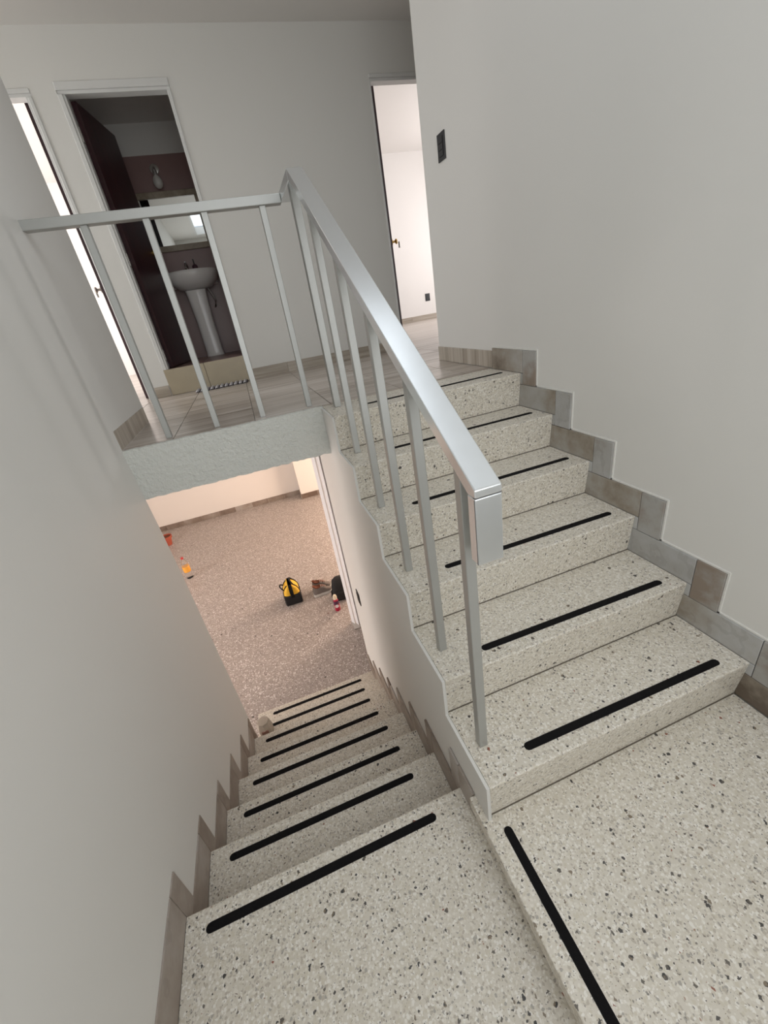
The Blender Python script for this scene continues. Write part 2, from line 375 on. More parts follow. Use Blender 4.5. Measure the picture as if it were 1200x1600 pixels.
# living room below
S(boxes('wall_living', [((-4.6, 7.45, ZB), (0.0, 7.57, ZS)), ((0.0, 7.17, ZB), (3.1, 7.57, ZS)),
                        ((-4.72, 1.0, ZB), (-4.6, 1.9, ZS)), ((-4.72, 4.3, ZB), (-4.6, 7.57, ZS)), ((-4.72, 1.9, 0.5), (-4.6, 4.3, ZS)), ((-4.72, 1.9, ZB), (-4.6, 4.3, -1.2)),
                        ((-4.6, 1.0, ZB), (-1.22, 1.12, ZS)),
                        ((3.1, 2.3, ZB), (3.22, 4.2, ZS)), ((3.1, 6.2, ZB), (3.22, 7.57, ZS)), ((3.1, 4.2, 0.5), (3.22, 6.2, ZS)), ((3.1, 4.2, ZB), (3.22, 6.2, -1.2)),
                        ((0.12, 2.15, ZB), (3.22, 2.27, ZS))], LIVW), 'pale warm walls of the living room below')
S(box('floor_living', (-4.72, 1.0, ZB - 0.1), (3.22, 7.57, ZB), TERR2), 'grey polished terrazzo floor of the room below')
S(boxes('ceiling_living', [((-4.72, 1.0, ZS), (-1.22, 1.72, ZS + .1)), ((-4.72, 3.9, ZS), (3.22, 7.57, ZS + .1))], CEIL), 'ceiling of the room below')
# stepped wall between the flights
pts = [(0.09, 0.0), (0.004, 0.0)]
for i in range(6):
    pts.append((UY[i] + 0.003, UZ[i] - 0.004))
    if i < 5: pts.append((UY[i + 1] + 0.010, UZ[i] - 0.004))
pts += [(1.72, UZ[5] - 0.004), (1.72, ZS), (2.27, ZS), (2.27, ZB), (0.09, ZB)]
S(prism('wall_divider', pts, 'x', -0.012, -0.0005, WALL), 'off-white wall below the upper flight, facing the lower stairs')
S(box('wall_divider_core', (0.0, 0.30, ZB), (0.115, 2.265, -0.14), WALL), 'body of the wall between the flights')

# rooms seen through the doorways
def room(side, x0, x1, y0, y1, z0, z1, win, wmat, cmat, fmat, label, tw=.1):
    lst = [((x0, y1, z0), (x1, y1 + .1, z1))]
    wx, wy0, wy1, wz0, wz1 = win
    for xx in ((x0 - tw, x0), (x1, x1 + tw)):
        if wx is not None and abs(xx[0] - wx) < 0.3 or wx is not None and abs(xx[1] - wx) < 0.3:
            lst += [((xx[0], y0, z0), (xx[1], wy0, z1)), ((xx[0], wy1, z0), (xx[1], y1, z1)), ((xx[0], wy0, z0), (xx[1], wy1, wz0)), ((xx[0], wy0, wz1), (xx[1], wy1, z1))]
        else: lst.append(((xx[0], y0, z0), (xx[1], y1, z1)))
    # strip above the hall wall when the room is taller
    if z1 > ZC + .12: lst.append(((x0, y0 - .1, ZC + .0), (x1, y0, z1)))
    S(boxes('wall_' + side, lst, wmat), 'walls of the ' + label)
    S(box('ceiling_' + side, (x0 - tw, y0 - .1, z1), (x1 + tw, y1 + .1, z1 + .1), cmat), 'ceiling of the ' + label)
    S(box('floor_' + side, (x0 - tw, YB, z0 - .1), (x1 + tw, y1 + .1, z0), fmat), 'floor of the ' + label)
room('bedroom', 0.5, 5.4, Y2, 8.6, ZU - .001, 4.05, (5.45, 5.3, 7.5, 1.75, 3.35), ROOMW, ROOMW, VEIN, 'bright room behind the right doorway')
room('study', -5.4, -1.20, Y2, 8.6, ZU - .001, 4.05, (-5.45, 5.1, 7.3, 1.75, 3.35), ROOMW, ROOMW, VEIN, 'bright room behind the left doorway', 0.04)

# bathroom
ZF = 1.335; YW = 5.057
S(boxes('wall_bathroom', [((-1.12, YW, ZF), (0.30, YW + .1, 3.25)), ((-1.16, Y2, ZF), (-1.12, YW + .1, 3.25)), ((0.30, Y2, ZF), (0.40, YW + .1, 3.25))], MAUVE), 'mauve tiled bathroom walls')
S(boxes('wall_bathroom_upper', [((-1.12, YW, 3.25), (0.30, YW + .1, 3.50)), ((-1.16, Y2, 3.25), (-1.12, YW + .1, 3.50)), ((0.30, Y2, 3.25), (0.40, YW + .1, 3.50))], WALL), 'painted band above the bathroom tiles')
S(box('ceiling_bathroom', (-1.16, Y2, 3.50), (0.40, YW + .1, 3.58), CEIL), 'bathroom ceiling')
S(box('floor_bathroom', (-1.12, YB + 0.012, ZU), (0.30, YW, ZF - 0.012), MAUVEF), 'raised mauve bathroom floor')
th = S(empty('trim_2', (-0.68, YB, ZU)), 'beige tiled raised threshold of the bathroom doorway')
box('tile', (-1.068, YB - 0.006, ZU + .002), (-0.712, YB + 0.011, ZF), PLINTH, th, 0.002)
box('tile', (-0.709, YB - 0.006, ZU + .002), (-0.302, YB + 0.011, ZF), PLINTH, th, 0.002)
box('tile', (-1.018, YB + 0.012, ZF - 0.011), (-0.712, YB + 0.34, ZF), MAUVEF, th, 0.001)
box('tile', (-0.709, YB + 0.012, ZF - 0.011), (-0.328, YB + 0.34, ZF), MAUVEF, th, 0.001)
box('tile', (-1.018, YB + 0.343, ZF - 0.011), (-0.712, YB + 0.75, ZF), MAUVEF, th, 0.001)
box('tile', (-0.709, YB + 0.343, ZF - 0.011), (-0.328, YB + 0.75, ZF), MAUVEF, th, 0.001)
box('tile', (-1.018, YB + 0.753, ZF - 0.011), (-0.328, YW - .002, ZF), MAUVEF, th, 0.001)

# ================================================================== SKIRTING TILES
# right wall, climbing with the upper flight
bs = S(empty('baseboard_right', (XR, 0, 0)), 'stepped grey-brown marble skirting beside the upper flight')
HB = 0.124; XT0, XT1 = W, XR
G = 0.0012
def tile_x(y0, y1, z0, z1, mat, par, x0=XT0, x1=XT1):
    return box('tile', (x0, y0 + G, z0 + G), (x1, y1 - G, z1 - G), mat, par, 0.0015)
zt = [0.0] + UZ
yv = [YR + 0.01, -1.1, -0.76, -0.43, UY[0] + LEAN]
for a, b_ in zip(yv, yv[1:]): tile_x(a, b_, 0.0, HB, MARB, bs)
for i in range(6):
    y = UY[i]; z = UZ[i]
    yn = UY[i + 1] + LEAN if i < 5 else 1.690
    tile_x(y - 0.128, y - 0.016, zt[i] + HB, z + HB, MARBG, bs)                  # upright piece in front of the nosing
    tile_x(y - 0.016, yn, z, z + HB, MARB if i != 1 else MARBG, bs)              # piece lying along the tread
    tile_x(y - 0.016, y + LEAN, zt[i] + HB, z, MARBG, bs)
for a, b_ in ((1.692, 2.07), (2.07, 2.455)): tile_x(a, b_, ZU, ZU + 0.103, VEINZ, bs)
# line of caulk and paint along the top of the skirting
bm = bmesh.new(); cw = 0.007
for i in range(6):
    y = UY[i]; z = UZ[i] + HB; yp = (UY[i + 1] - 0.128) if i < 5 else 1.69
    bm_box(bm, (XT0 + .006, y - 0.128 - cw, zt[i] + HB), (XT1, y - 0.128, z + cw)); bm_box(bm, (XT0 + .006, y - 0.128, z), (XT1, yp, z + cw))
bm_box(bm, (XT0 + .006, YR, HB), (XT1, UY[0] - .128, HB + cw))
finish(bm, 'caulk_line', CAULK, bs)
# left wall and divider, following the lower flight
HL = 0.140; RUN = 0.075
def lower_skirting(name, x0, x1, ystart, label, loc):
    p = S(empty(name, loc), label)
    a = ystart
    if ystart < 0:
        for b_ in (-1.1, -0.75, -0.42, -0.10): tile_x(a, b_, ZL, ZL + HL, MARBL, p, x0, x1); a = b_
    for j in range(8):
        z = LZ[j] if j else ZL
        zn = LZ[j + 1] if j < 7 else ZB
        tile_x(a, LY[j], z, z + HL, MARBL, p, x0, x1)
        end = LY[j] + RUN
        if name == 'baseboard_left' and LY[j] > 1.66: break
        if name == 'baseboard_left' and end > 1.685: end = 1.685
        tile_x(LY[j], end, zn + HL, z + HL, MARBL, p, x0, x1)
        tile_x(LY[j] - 0.017, LY[j], zn + HL - 0.0, z, MARBL, p, x0, x1) if zn + HL < z else None
        a = LY[j]
        if name == 'baseboard_left' and LY[j] > 1.58:
            tile_x(a, 1.685, zn, zn + HL, MARBL, p, x0, x1); break
    return p
lower_skirting('baseboard_left', -1.075, -1.041, YR + .01, 'brown marble skirting stepping down the left wall', (-1.055, 0, ZL))
lower_skirting('baseboard_divider', -0.0225, -0.0125, 0.095, 'brown marble skirting stepping down the wall below the upper flight', (-0.012, 0.1, ZL))
# hall skirting
hb = S(empty('baseboard_back', (0, YB, ZU)), 'vein-cut tile skirting along the hall wall')
def tile_y(x0, x1, h=0.097, par=hb, y0=YB - 0.012, y1=YB, z=ZU, mat=VEINX):
    return box('tile', (x0 + G, y0, z), (x1 - G, y1, z + h), mat, par, 0.0015)
tile_y(-1.235, -1.075)
for a, b_ in ((-0.298, 0.05), (0.05, 0.484), (0.484, 0.917), (0.917, 1.295)): tile_y(a, b_)
hl = S(empty('baseboard_hall', (-1.07, 2.0, ZU)), 'vein-cut tile skirting at the foot of the left wall beside the railing')
tile_x(1.70, 2.10, ZU, ZU + 0.105, VEINZ, hl, -1.085, -1.060); tile_x(2.10, 2.46, ZU, ZU + 0.105, VEINZ, hl, -1.085, -1.060)
# living room skirting
lb = S(empty('baseboard_living', (0, 7.45, ZB)), 'brown stone skirting of the room below')
for k in range(10):
    a = -3.3 + 0.33 * k; tile_y(a, a + 0.33, 0.10, lb, 7.435, 7.45, ZB, MARBL)
tile_x(7.155, 7.45, ZB, ZB + 0.10, MARBL, lb, -0.015, 0.0)
for k in range(6): tile_y(0.0 + 0.33 * k, 0.33 * (k + 1), 0.10, lb, 7.155, 7.17, ZB, MARBL)
bl = S(empty('baseboard_bedroom', (3, 8.6, ZU)), 'pale skirting in the bright right room')
for k in range(7): tile_y(1.0 + 0.6 * k, 1.6 + 0.6 * k, 0.10, bl, 8.588, 8.6, ZU, VEINX)

# ================================================================== STAIRS
def strip(x0, y0, x1, y1, z, parent, w=0.028, name='anti_slip_strip'):
    a = Vector((x0, y0)); b_ = Vector((x1, y1)); t = (b_ - a).normalized(); n = Vector((-t.y, t.x)); r = w / 2
    pts = []
    for c, ang0 in ((b_ - t * r, -90), (a + t * r, 90)):
        for k in range(7):
            an = math.radians(ang0 + 30 * k); q = c + t * (math.cos(an) * r) + n * (math.sin(an) * r); pts.append((q.x, q.y))
    return prism(name, pts, 'z', z - 0.0002, z + 0.0016, BLACKT, parent)
up = tag(empty('staircase', (0.55, 0, 0)), 'cream terrazzo flight of six steps rising to the upper hall', 'stairs')
strips_u = [(.172, .068, 1.012, .055), (.187, .351, 1.023, .334), (.200, .648, 1.040, .636), (.194, .941, 1.054, .940), (.215, 1.240, 1.052, 1.231), (.215, 1.521, 1.060, 1.523)]
for i in range(6):
    y = UY[i]; z = UZ[i]; zb = zt[i]
    back = UY[i + 1] + LEAN + 0.03 if i < 5 else 1.72
    prof = [(y, z), (y + LEAN, zb), (back, zb), (back, z)]
    st = prism('step', prof, 'x', 0.0, W - 0.0005, TERR, up, 0.006, 3,
               lambda p, q, y=y, z=z: abs(p.z - z) < 1e-4 and abs(q.z - z) < 1e-4 and abs(p.y - y) < 1e-4 and abs(q.y - y) < 1e-4)
    strip(*strips_u[i], z, st)
    box('joint', (0.001, y + LEAN - 0.0035, zb - 0.0002), (W - .001, y + LEAN + 0.001, zb + 0.003), JOINT, st)
lo_ = tag(empty('staircase', (-0.55, 0.3, ZL)), 'cream terrazzo flight going down from the left landing to the room below', 'stairs')
LX0, LX1 = -1.0405, -0.0230
for j in range(1, 8):
    y = LY[j]; z = LZ[j]; zn = LZ[j + 1] if j < 7 else ZB
    prof = [(LY[j - 1] - LEAN - 0.03, z), (y, z), (y - LEAN, zn), (LY[j - 1] - LEAN - 0.03, zn)]
    st = prism('step', prof, 'x', LX0 if j < 7 else -1.10, LX1, TERR, lo_, 0.006, 3,
               lambda p, q, y=y, z=z: abs(p.z - z) < 1e-4 and abs(q.z - z) < 1e-4 and abs(p.y - y) < 1e-4 and abs(q.y - y) < 1e-4)
    strip(-0.962 + random.uniform(-.006, .006), y - 0.060, -0.150 + random.uniform(-.008, .008), y - 0.060, z, st)
la = tag(empty('stair_landing', (-0.55, -0.5, ZL)), 'lower left terrazzo landing at the head of the descending flight', 'landing')
s0 = prism('slab', [(YR + .005, ZL), (LY[0], ZL), (LY[0] - LEAN, LZ[1]), (YR + .005, LZ[1])], 'x', LX0, -0.0125, TERR, la, 0.006, 3,
           lambda p, q: abs(p.z - ZL) < 1e-4 and abs(q.z - ZL) < 1e-4 and abs(p.y - LY[0]) < 1e-4 and abs(q.y - LY[0]) < 1e-4)
strip(-0.975, LY[0] - 0.062, -0.150, LY[0] - 0.055, ZL, s0, 0.029)
ra = tag(empty('stair_landing', (0.55, -0.5, 0)), 'right terrazzo landing one step up, with a long black strip along its edge', 'landing')
s1 = box('slab', (-0.034, YR + .005, -0.060), (W - .0005, UY[0] + LEAN + 0.075, 0.0), TERR, ra, 0.004, 2)
box('riser', (-0.012, YR + .005, ZL), (W - .0005, UY[0] + LEAN + 0.075, -0.060), TERR, ra)
strip(0.031, -0.030, 0.026, -1.25, 0.0, s1, 0.028)

# ================================================================== RAILING
ra_ = tag(empty('railing', (0.06, 0.9, ZU)), 'silver aluminium stair railing with square balusters turning along the hall edge', 'railing')
def rtop(y): return 1.187 + 0.657 * (y - 0.045)
x0, x1 = 0.030, 0.097
th_ = 0.042
YP = 1.462; ZP = rtop(YP)
prism('handrail', [(0.045, rtop(0.045)), (YP, ZP), (YP + 0.012, ZP - th_ + 0.004), (0.078, rtop(0.078) - th_), (0.045, rtop(0.045) - 0.020)], 'x', x0, x1, RAIL, ra_, 0.003, 2)
prism('handrail_level', [(YP + 0.0005, ZP), (1.812, ZP - 0.004), (1.812, ZP - 0.042), (YP + 0.014, ZP - 0.042)], 'x', x0, x1, RAIL, ra_, 0.003, 2)
e = prism('rail_end', [(0.045, rtop(0.045) - 0.0215), (0.080, rtop(0.080) - th_ - 0.0015), (0.080, 0.992), (0.045, 0.992)], 'x', x0, x1, RAIL, ra_, 0.003, 2)
box('joint', (x0 + .001, 0.046, rtop(0.045) - 0.0215), (x1 - .001, 0.056, rtop(0.045) - 0.0185), ALUD, e)
box('joint', (x0 - .0004, 0.0475, 0.993), (x0 + 0.001, 0.0495, rtop(0.045) - 0.024), ALUD, e)
# rail along the hall edge
bm = bmesh.new(); bm_box(bm, (-1.082, 1.760, 2.066), (x0 - 0.0005, 1.812, 2.105), 0.003, 2); br = finish(bm, 'hall_rail', ALU, ra_)
box('wall_flange', (-1.085, 1.755, 2.061), (-1.079, 1.817, 2.110), ALU, br, 0.001)
bal_y = [.127, .408, .699, .991, 1.303, 1.606]
for i in range(6):
    xc = 0.053 + 0.0037 * i; y = bal_y[i]; s = 0.030; d = 0.030 if i < 5 else 0.045; w = s if i < 5 else 0.036
    z1a = min(rtop(y) - th_ + 0.004, ZP - 0.040); z1b = min(rtop(y + d) - th_ + 0.004, ZP - 0.040)
    prism('baluster' if i < 5 else 'corner_post', [(y, UZ[i]), (y + d, UZ[i]), (y + d, z1b), (y, z1a)], 'x', xc - w / 2, xc + w / 2, ALU, ra_, 0.002, 1)
for xc in (-0.840, -0.586, -0.333, -0.064):
    box('baluster', (xc - 0.015, 1.770, ZU), (xc + 0.015, 1.802, 2.067), ALU, ra_, 0.002)

# ================================================================== DOORS
def knob(parent, pos, d, mat, key=True):
    """round knob on its rose, axis d (unit x-y vector)"""
    M = Vector((d[0], d[1], 0)).to_track_quat('Z', 'Y').to_matrix().to_4x4()
    k = lathe('knob', [(0.0, 0), (0.030, 0), (0.030, 0.006), (0.012, 0.010), (0.011, 0.030), (0.024, 0.038), (0.027, 0.050), (0.020, 0.060), (0.0, 0.062)], mat, parent, pos, 20, M)
    if key:
        p = Vector(pos) + Vector((d[0], d[1], 0)) * 0.064
        box('key', (p.x + .004, p.y - 0.002, p.z - 0.065), (p.x + .022, p.y + 0.002, p.z - 0.004), STEEL, k, 0.0008)
    return k
def leaf(name_parent, hinge, ang, width, z0, z1, th=0.036):
    """door leaf swung from its hinge; ang measured from +x"""
    c, s = math.cos(ang), math.sin(ang); h = Vector(hinge)
    t = Vector((c, s)); n = Vector((-s, c))
    pts = [tuple(h + n * (th / 2)), tuple(h - n * (th / 2)), tuple(h + t * width - n * (th / 2)), tuple(h + t * width + n * (th / 2))]
    return prism('leaf', pts, 'z', z0, z1, MAROON, name_parent, 0.001, 1), t, n
# bathroom door
d1 = S(empty('door_1', (-0.68, YB, ZF)), 'dark maroon bathroom door standing open in a white frame')
def frame(p, xo0, xi0, xi1, xo1, zo, zi, z0, jl=True, jr=True):
    # stepped moulding: a back strip proud of the wall and an inner stop
    yf = YB - 0.007
    if jl:
        box('jamb', (xo0, yf, z0), (xi0 - 0.016, Y2, zi), TRIMW, p, 0.003); box('door_stop', (xi0 - 0.016, YB + 0.004, z0), (xi0, Y2 - 0.035, zi), TRIMW, p, 0.002)
    if jr:
        box('jamb', (xi1 + 0.016, yf, z0), (xo1, Y2, zi), TRIMW, p, 0.003); box('door_stop', (xi1, YB + 0.004, z0), (xi1 + 0.016, Y2 - 0.035, zi), TRIMW, p, 0.002)
    box('head', (xo0, yf, zi + 0.020), (xo1, Y2, zo), TRIMW, p, 0.003); box('door_stop', (xo0 + .001, YB + 0.004, zi), (xo1 - .001, Y2 - 0.035, zi + 0.020), TRIMW, p, 0.002)
frame(d1, -1.070, -1.022, -0.328, -0.300, BH, 3.243, ZF + 0.0005)
lf, t, n = leaf(d1, (-1.000, Y2 - 0.030), math.radians(79.5), 0.655, ZF + 0.010, 3.235)
for z in (3.03, 2.22, 1.46):
    box('hinge', (-1.0215, Y2 - 0.085, z - 0.045), (-1.0155, Y2 - 0.036, z + 0.045), STEEL, lf)
knob(lf, (-1.000 + t.x * 0.60 - n.x * 0.018, Y2 - 0.03 + t.y * 0.60 - n.y * 0.018, 2.34), (-n.x, -n.y), BRASS, False)
# left door, seen edge on
d2 = S(empty('door_2', (-1.65, YB, ZU)), 'maroon door opened into the bright left room, seen edge on')
frame(d2, -2.050, -2.030, -1.277, -1.235, DH + 0.045, DH, ZU)
a2 = math.radians(90 + 11.9)
lf2, t, n = leaf(d2, (-1.306, Y2 + 0.004), a2, 0.74, ZU + 0.008, DH + 0.030)
knob(lf2, (-1.306 + t.x * 0.67 + n.x * 0.018, Y2 + t.y * 0.67 + n.y * 0.018, 2.115), (n.x, n.y), STEEL)
# right door, seen edge on
d3 = S(empty('door_3', (1.70, YB, ZU)), 'maroon door opened into the bright right room, seen edge on')
frame(d3, 1.295, 1.307, 2.080, 2.100, DH + 0.045, DH, ZU)
lf3, t, n = leaf(d3, (1.352, Y2 + 0.004), math.radians(90 - 20.4), 0.74, ZU + 0.008, DH + 0.030)
knob(lf3, (1.352 + t.x * 0.67 - n.x * 0.018, Y2 + t.y * 0.67 - n.y * 0.018, 2.165), (-n.x, -n.y), BRASS)

# sliding door stiles beside the opening below
d4 = S(empty('door_4', (0.05, 3.1, ZB)), 'white aluminium sliding door stiles edge on at the foot of the stairs')
for xa, xb, ya in ((-0.006, 0.022, 3.062), (0.034, 0.058, 3.018), (0.070, 0.096, 2.975)):
    prism('stile', [(xa, ya + 0.050), (xb, ya), (xb + 0.004, ya + 0.004), (xb + 0.004, ya + 0.055), (xa, ya + 0.055)], 'z', ZB + 0.010, ZS, STILE, d4, 0.001, 1)
    box('channel', (xb + 0.004, ya + 0.034, ZB + 0.010), (xb + 0.018, ya + 0.050, ZS), STILE, d4)
box('floor_track', (-0.006, 2.975, ZB), (1.8, 3.16, ZB + 0.010), STEEL, d4)
box('panel', (0.118, 3.07, ZB + 0.010), (1.8, 3.095, ZS), STILE, d4)

# ================================================================== SWITCHES
def plate(name, label, cat, cy, cz, x, nx, w=0.078, h=0.122, rows=3):
    o = tag(empty(name, (x, cy, cz)), label, cat)
    xa, xb = sorted((x, x + nx * 0.007)); box('plate', (xa, cy - w / 2, cz - h / 2), (xb, cy + w / 2, cz + h / 2), BLACKP, o, 0.002, 2)
    hh = h * 0.72 / rows
    xa, xb = sorted((x + nx * 0.007, x + nx * 0.0105))
    for k in range(rows):
        zc = cz + (k - (rows - 1) / 2) * hh
        box('rocker', (xa, cy - w * 0.30, zc - hh * 0.46), (xb, cy + w * 0.30, zc + hh * 0.46), BLACKP, o, 0.001)
    return o
plate('light_switch', 'black light switch on the right wall above the stairs', 'switch', 2.181, 2.336, XR, -1, 0.094, 0.132)
plate('light_switch', 'black light switch on the wall below the upper flight', 'switch', 1.945, -0.455, -0.012, -1, 0.085, 0.115, 2)
ot = tag(empty('wall_outlet', (3.81, 8.6, 1.54)), 'black power outlet low on the far wall of the bright right room', 'outlet')
box('plate', (3.758, 8.592, 1.466), (3.868, 8.600, 1.612), BLACKP, ot, 0.002)
for z in (1.505, 1.573): box('socket', (3.785, 8.588, z - 0.026), (3.841, 8.592, z + 0.026), BLACKP, ot, 0.001)

# ================================================================== BATHROOM THINGS
mi = tag(empty('mirror', (-0.63, YW, 2.68)), 'bathroom mirror in a beige marble frame above the washbasin', 'mirror')
mx0, mx1, mz0, mz1, fw = -0.965, -0.300, 2.420, 2.948, 0.055
box('glass', (mx0 + fw, YW - 0.012, mz0 + fw), (mx1 - fw, YW - 0.004, mz1 - fw), MIRR, mi)
for lo, hi in (((mx0, YW - .03, mz1 - fw), (mx1, YW, mz1)), ((mx0, YW - .03, mz0), (mx1, YW, mz0 + fw)), ((mx0, YW - .03, mz0 + fw), (mx0 + fw, YW, mz1 - fw)), ((mx1 - fw, YW - .03, mz0 + fw), (mx1, YW, mz1 - fw))):
    box('frame_bar', lo, hi, BEIGEM, mi, 0.003)
la_ = tag(empty('wall_lamp', (-0.66, YW, 3.12)), 'small wall lamp with a bare round bulb above the bathroom mirror', 'lamp')
lathe('wall_plate', [(0, 0), (0.045, 0), (0.042, 0.012), (0.02, 0.018), (0, 0.018)], STEEL, la_, (-0.662, YW, 3.135), 20, Matrix.Rotation(R90, 4, 'X'))
tube('arm', [(-0.662, YW - 0.012, 3.135), (-0.662, YW - 0.05, 3.135), (-0.662, YW - 0.075, 3.115), (-0.662, YW - 0.08, 3.085)], 0.012, STEEL, la_)
lathe('socket', [(0.0, 0), (0.022, 0), (0.020, 0.05), (0.0, 0.05)], STEEL, la_, (-0.662, YW - 0.08, 3.06), 16)
lathe('bulb', [(0.0, -0.055), (0.018, -0.052), (0.036, -0.038), (0.046, -0.015), (0.046, 0.01), (0.036, 0.035), (0.02, 0.055), (0.016, 0.065), (0.0, 0.065)], OPAL, la_, (-0.662, YW - 0.08, 3.01), 20)
sk_ = tag(empty('washbasin', (-0.63, 4.80, ZF)), 'white pedestal washbasin seen through the bathroom doorway', 'sink')
# basin: half-oval bowl with a flat rim
bm = bmesh.new(); NB = 32; rings = []
prof = [(0.30, 2.010), (0.62, 2.030), (0.88, 2.085), (1.0, 2.150), (1.0, 2.180), (0.97, 2.190), (0.86, 2.186), (0.78, 2.14), (0.5, 2.09), (0.12, 2.08)]
for r, z in prof:
    ring = []
    for k in range(NB):
        an = 2 * math.pi * k / NB
        yy = math.sin(an); yy = (-abs(yy) ** 0.8 if yy < 0 else yy ** 0.45 * 0.85)
        ring.append(bm.verts.new((-0.615 + 0.275 * r * math.cos(an), 4.835 + 0.225 * r * yy, z)))
    rings.append(ring)
for a, b_ in zip(rings, rings[1:]):
    for k in range(NB): bm.faces.new((a[k], a[(k + 1) % NB], b_[(k + 1) % NB], b_[k]))
bm.faces.new(list(reversed(rings[0]))); bm.faces.new(rings[-1])
finish(bm, 'basin', PORC, sk_, True, 50)
box('basin_back', (-0.86, 4.98, 2.06), (-0.37, YW - .0005, 2.192), PORC, sk_, 0.01, 2)
bm = bmesh.new(); rings = []
for z, w, d in ((ZF + .0005, 0.100, 0.090), (ZF + 0.05, 0.094, 0.082), (1.70, 0.092, 0.078), (1.95, 0.104, 0.09), (2.012, 0.112, 0.10)):
    rings.append([bm.verts.new((-0.628 + w * (abs(math.cos(an)) ** 0.5) * (1 if math.cos(an) > 0 else -1), 4.84 + d * (abs(math.sin(an)) ** 0.6) * (1 if math.sin(an) > 0 else -1), z)) for an in [2 * math.pi * k / 24 for k in range(24)]])
for a, b_ in zip(rings, rings[1:]):
    for k in range(24): bm.faces.new((a[k], a[(k + 1) % 24], b_[(k + 1) % 24], b_[k]))
bm.faces.new(list(reversed(rings[0]))); bm.faces.new(rings[-1])
finish(bm, 'pedestal', PORC, sk_, True, 50)
tube('supply_hose', [(-0.50, 4.95, 2.03), (-0.47, 4.95, 1.96), (-0.455, 4.97, 1.90), (-0.47, 5.0, 1.85), (-0.48, 5.05, 1.84)], 0.010, STEEL, sk_)
fa = tag(empty('faucet', (-0.652, 4.99, 2.192)), 'chrome mixer tap on the washbasin', 'faucet')
lathe('body', [(0.0, 0), (0.026, 0), (0.024, 0.008), (0.019, 0.02), (0.019, 0.085), (0.014, 0.10), (0.0, 0.10)], CHROME, fa, (-0.652, 5.0, 2.192), 18)
tube('spout', [(-0.652, 4.995, 2.255), (-0.652, 4.95, 2.265), (-0.652, 4.91, 2.258), (-0.652, 4.895, 2.240)], 0.011, CHROME, fa)
box('lever', (-0.662, 4.93, 2.293), (-0.642, 5.015, 2.303), CHROME, fa, 0.003, 2)
so = tag(empty('soap_dispenser', (-0.565, 5.0, 2.192)), 'small smoky soap dispenser beside the bathroom tap', 'soap dispenser')
lathe('bottle', [(0.0, 0), (0.028, 0), (0.03, 0.01), (0.03, 0.06), (0.022, 0.075), (0.01, 0.082), (0.0, 0.082)], SOAP, so, (-0.565, 5.0, 2.192), 18)
tube('pump', [(-0.565, 5.0, 2.27), (-0.565, 5.0, 2.315), (-0.565, 4.985, 2.318), (-0.565, 4.965, 2.314)], 0.006, BLACKP, so, 8)

# striped bath mat in front of the threshold: puffy cotton ribs
mt = tag(empty('bath_mat', (-0.59, 3.66, ZU)), 'striped white and dark cotton mat below the bathroom threshold', 'mat')
def rib(x0, x1, mat, name, r):
    bm = bmesh.new(); n = 9; rows = []
    for k in range(12):
        v = k / 11; y = 3.575 + 0.170 * v + random.uniform(-.003, .003); s = math.sin(math.pi * min(1, max(0.06, v if v < .5 else 1 - v) * 6)) if False else min(1, 0.35 + 4 * min(v, 1 - v))
        xo = 0.012 * v
        row = []
        for q in range(n):
            u = q / (n - 1); row.append(bm.verts.new((x0 + xo + (x1 - x0) * u, y + 0.006 * math.sin(u * 3.14), ZU + 0.001 + r * s * max(0.0, math.sin(math.pi * u)) ** 0.6)))
        rows.append(row)
    for a, b_ in zip(rows, rows[1:]):
        for q in range(n - 1): bm.faces.new((a[q], a[q + 1], b_[q + 1], b_[q]))
    loop = rows[0] + [r_[-1] for r_ in rows[1:]] + list(reversed(rows[-1][:-1])) + [r_[0] for r_ in reversed(rows[1:-1])]
    bm.faces.new(loop)
    finish(bm, name, mat, mt, True)
x = -0.845
for k in range(11):
    rib(x, x + 0.030, MATW, 'white_rib', 0.022); rib(x + 0.030, x + 0.043, MATD, 'dark_rib', 0.015); x += 0.0435

# ================================================================== THINGS ON THE FLOOR BELOW
# yellow and black tool bag
bg_ = tag(empty('tool_bag', (-0.59, 3.93, ZB)), 'yellow and black soft tool bag standing on the floor below', 'bag')
bx0, bx1, by0, by1 = -0.700, -0.482, 3.800, 4.060
box('base', (bx0, by0, ZB), (bx1, by1, ZB + 0.150), BLKF, bg_, 0.020, 3)
def hull(name, rings, mat, parent):
    bm = bmesh.new(); R_ = [[bm.verts.new(p) for p in r] for r in rings]; m = len(rings[0])
    for a, b_ in zip(R_, R_[1:]):
        for k in range(m): bm.faces.new((a[k], a[(k + 1) % m], b_[(k + 1) % m], b_[k]))
    bm.faces.new(list(reversed(R_[0]))); bm.faces.new(R_[-1])
    return finish(bm, name, mat, parent, True, 60)
def rrect(cx, cy, w, d, z, r=0.25, n=5):
    pts = []
    for sx, sy, a0 in ((1, 1, 0), (-1, 1, 90), (-1, -1, 180), (1, -1, 270)):
        for k in range(n):
            an = math.radians(a0 + 90 * k / (n - 1)); rr = r * min(w, d)
            pts.append((cx + sx * (w / 2 - rr) + rr * math.cos(an), cy + sy * (d / 2 - rr) + rr * math.sin(an), z))
    return pts
cx, cy = (bx0 + bx1) / 2, (by0 + by1) / 2
hull('body', [rrect(cx, cy, 0.204, 0.236, ZB + 0.145), rrect(cx, cy, 0.188, 0.228, ZB + 0.19), rrect(cx, cy, 0.14, 0.215, ZB + 0.235), rrect(cx, cy, 0.07, 0.205, ZB + 0.27), rrect(cx, cy, 0.05, 0.20, ZB + 0.277)], YEL, bg_)
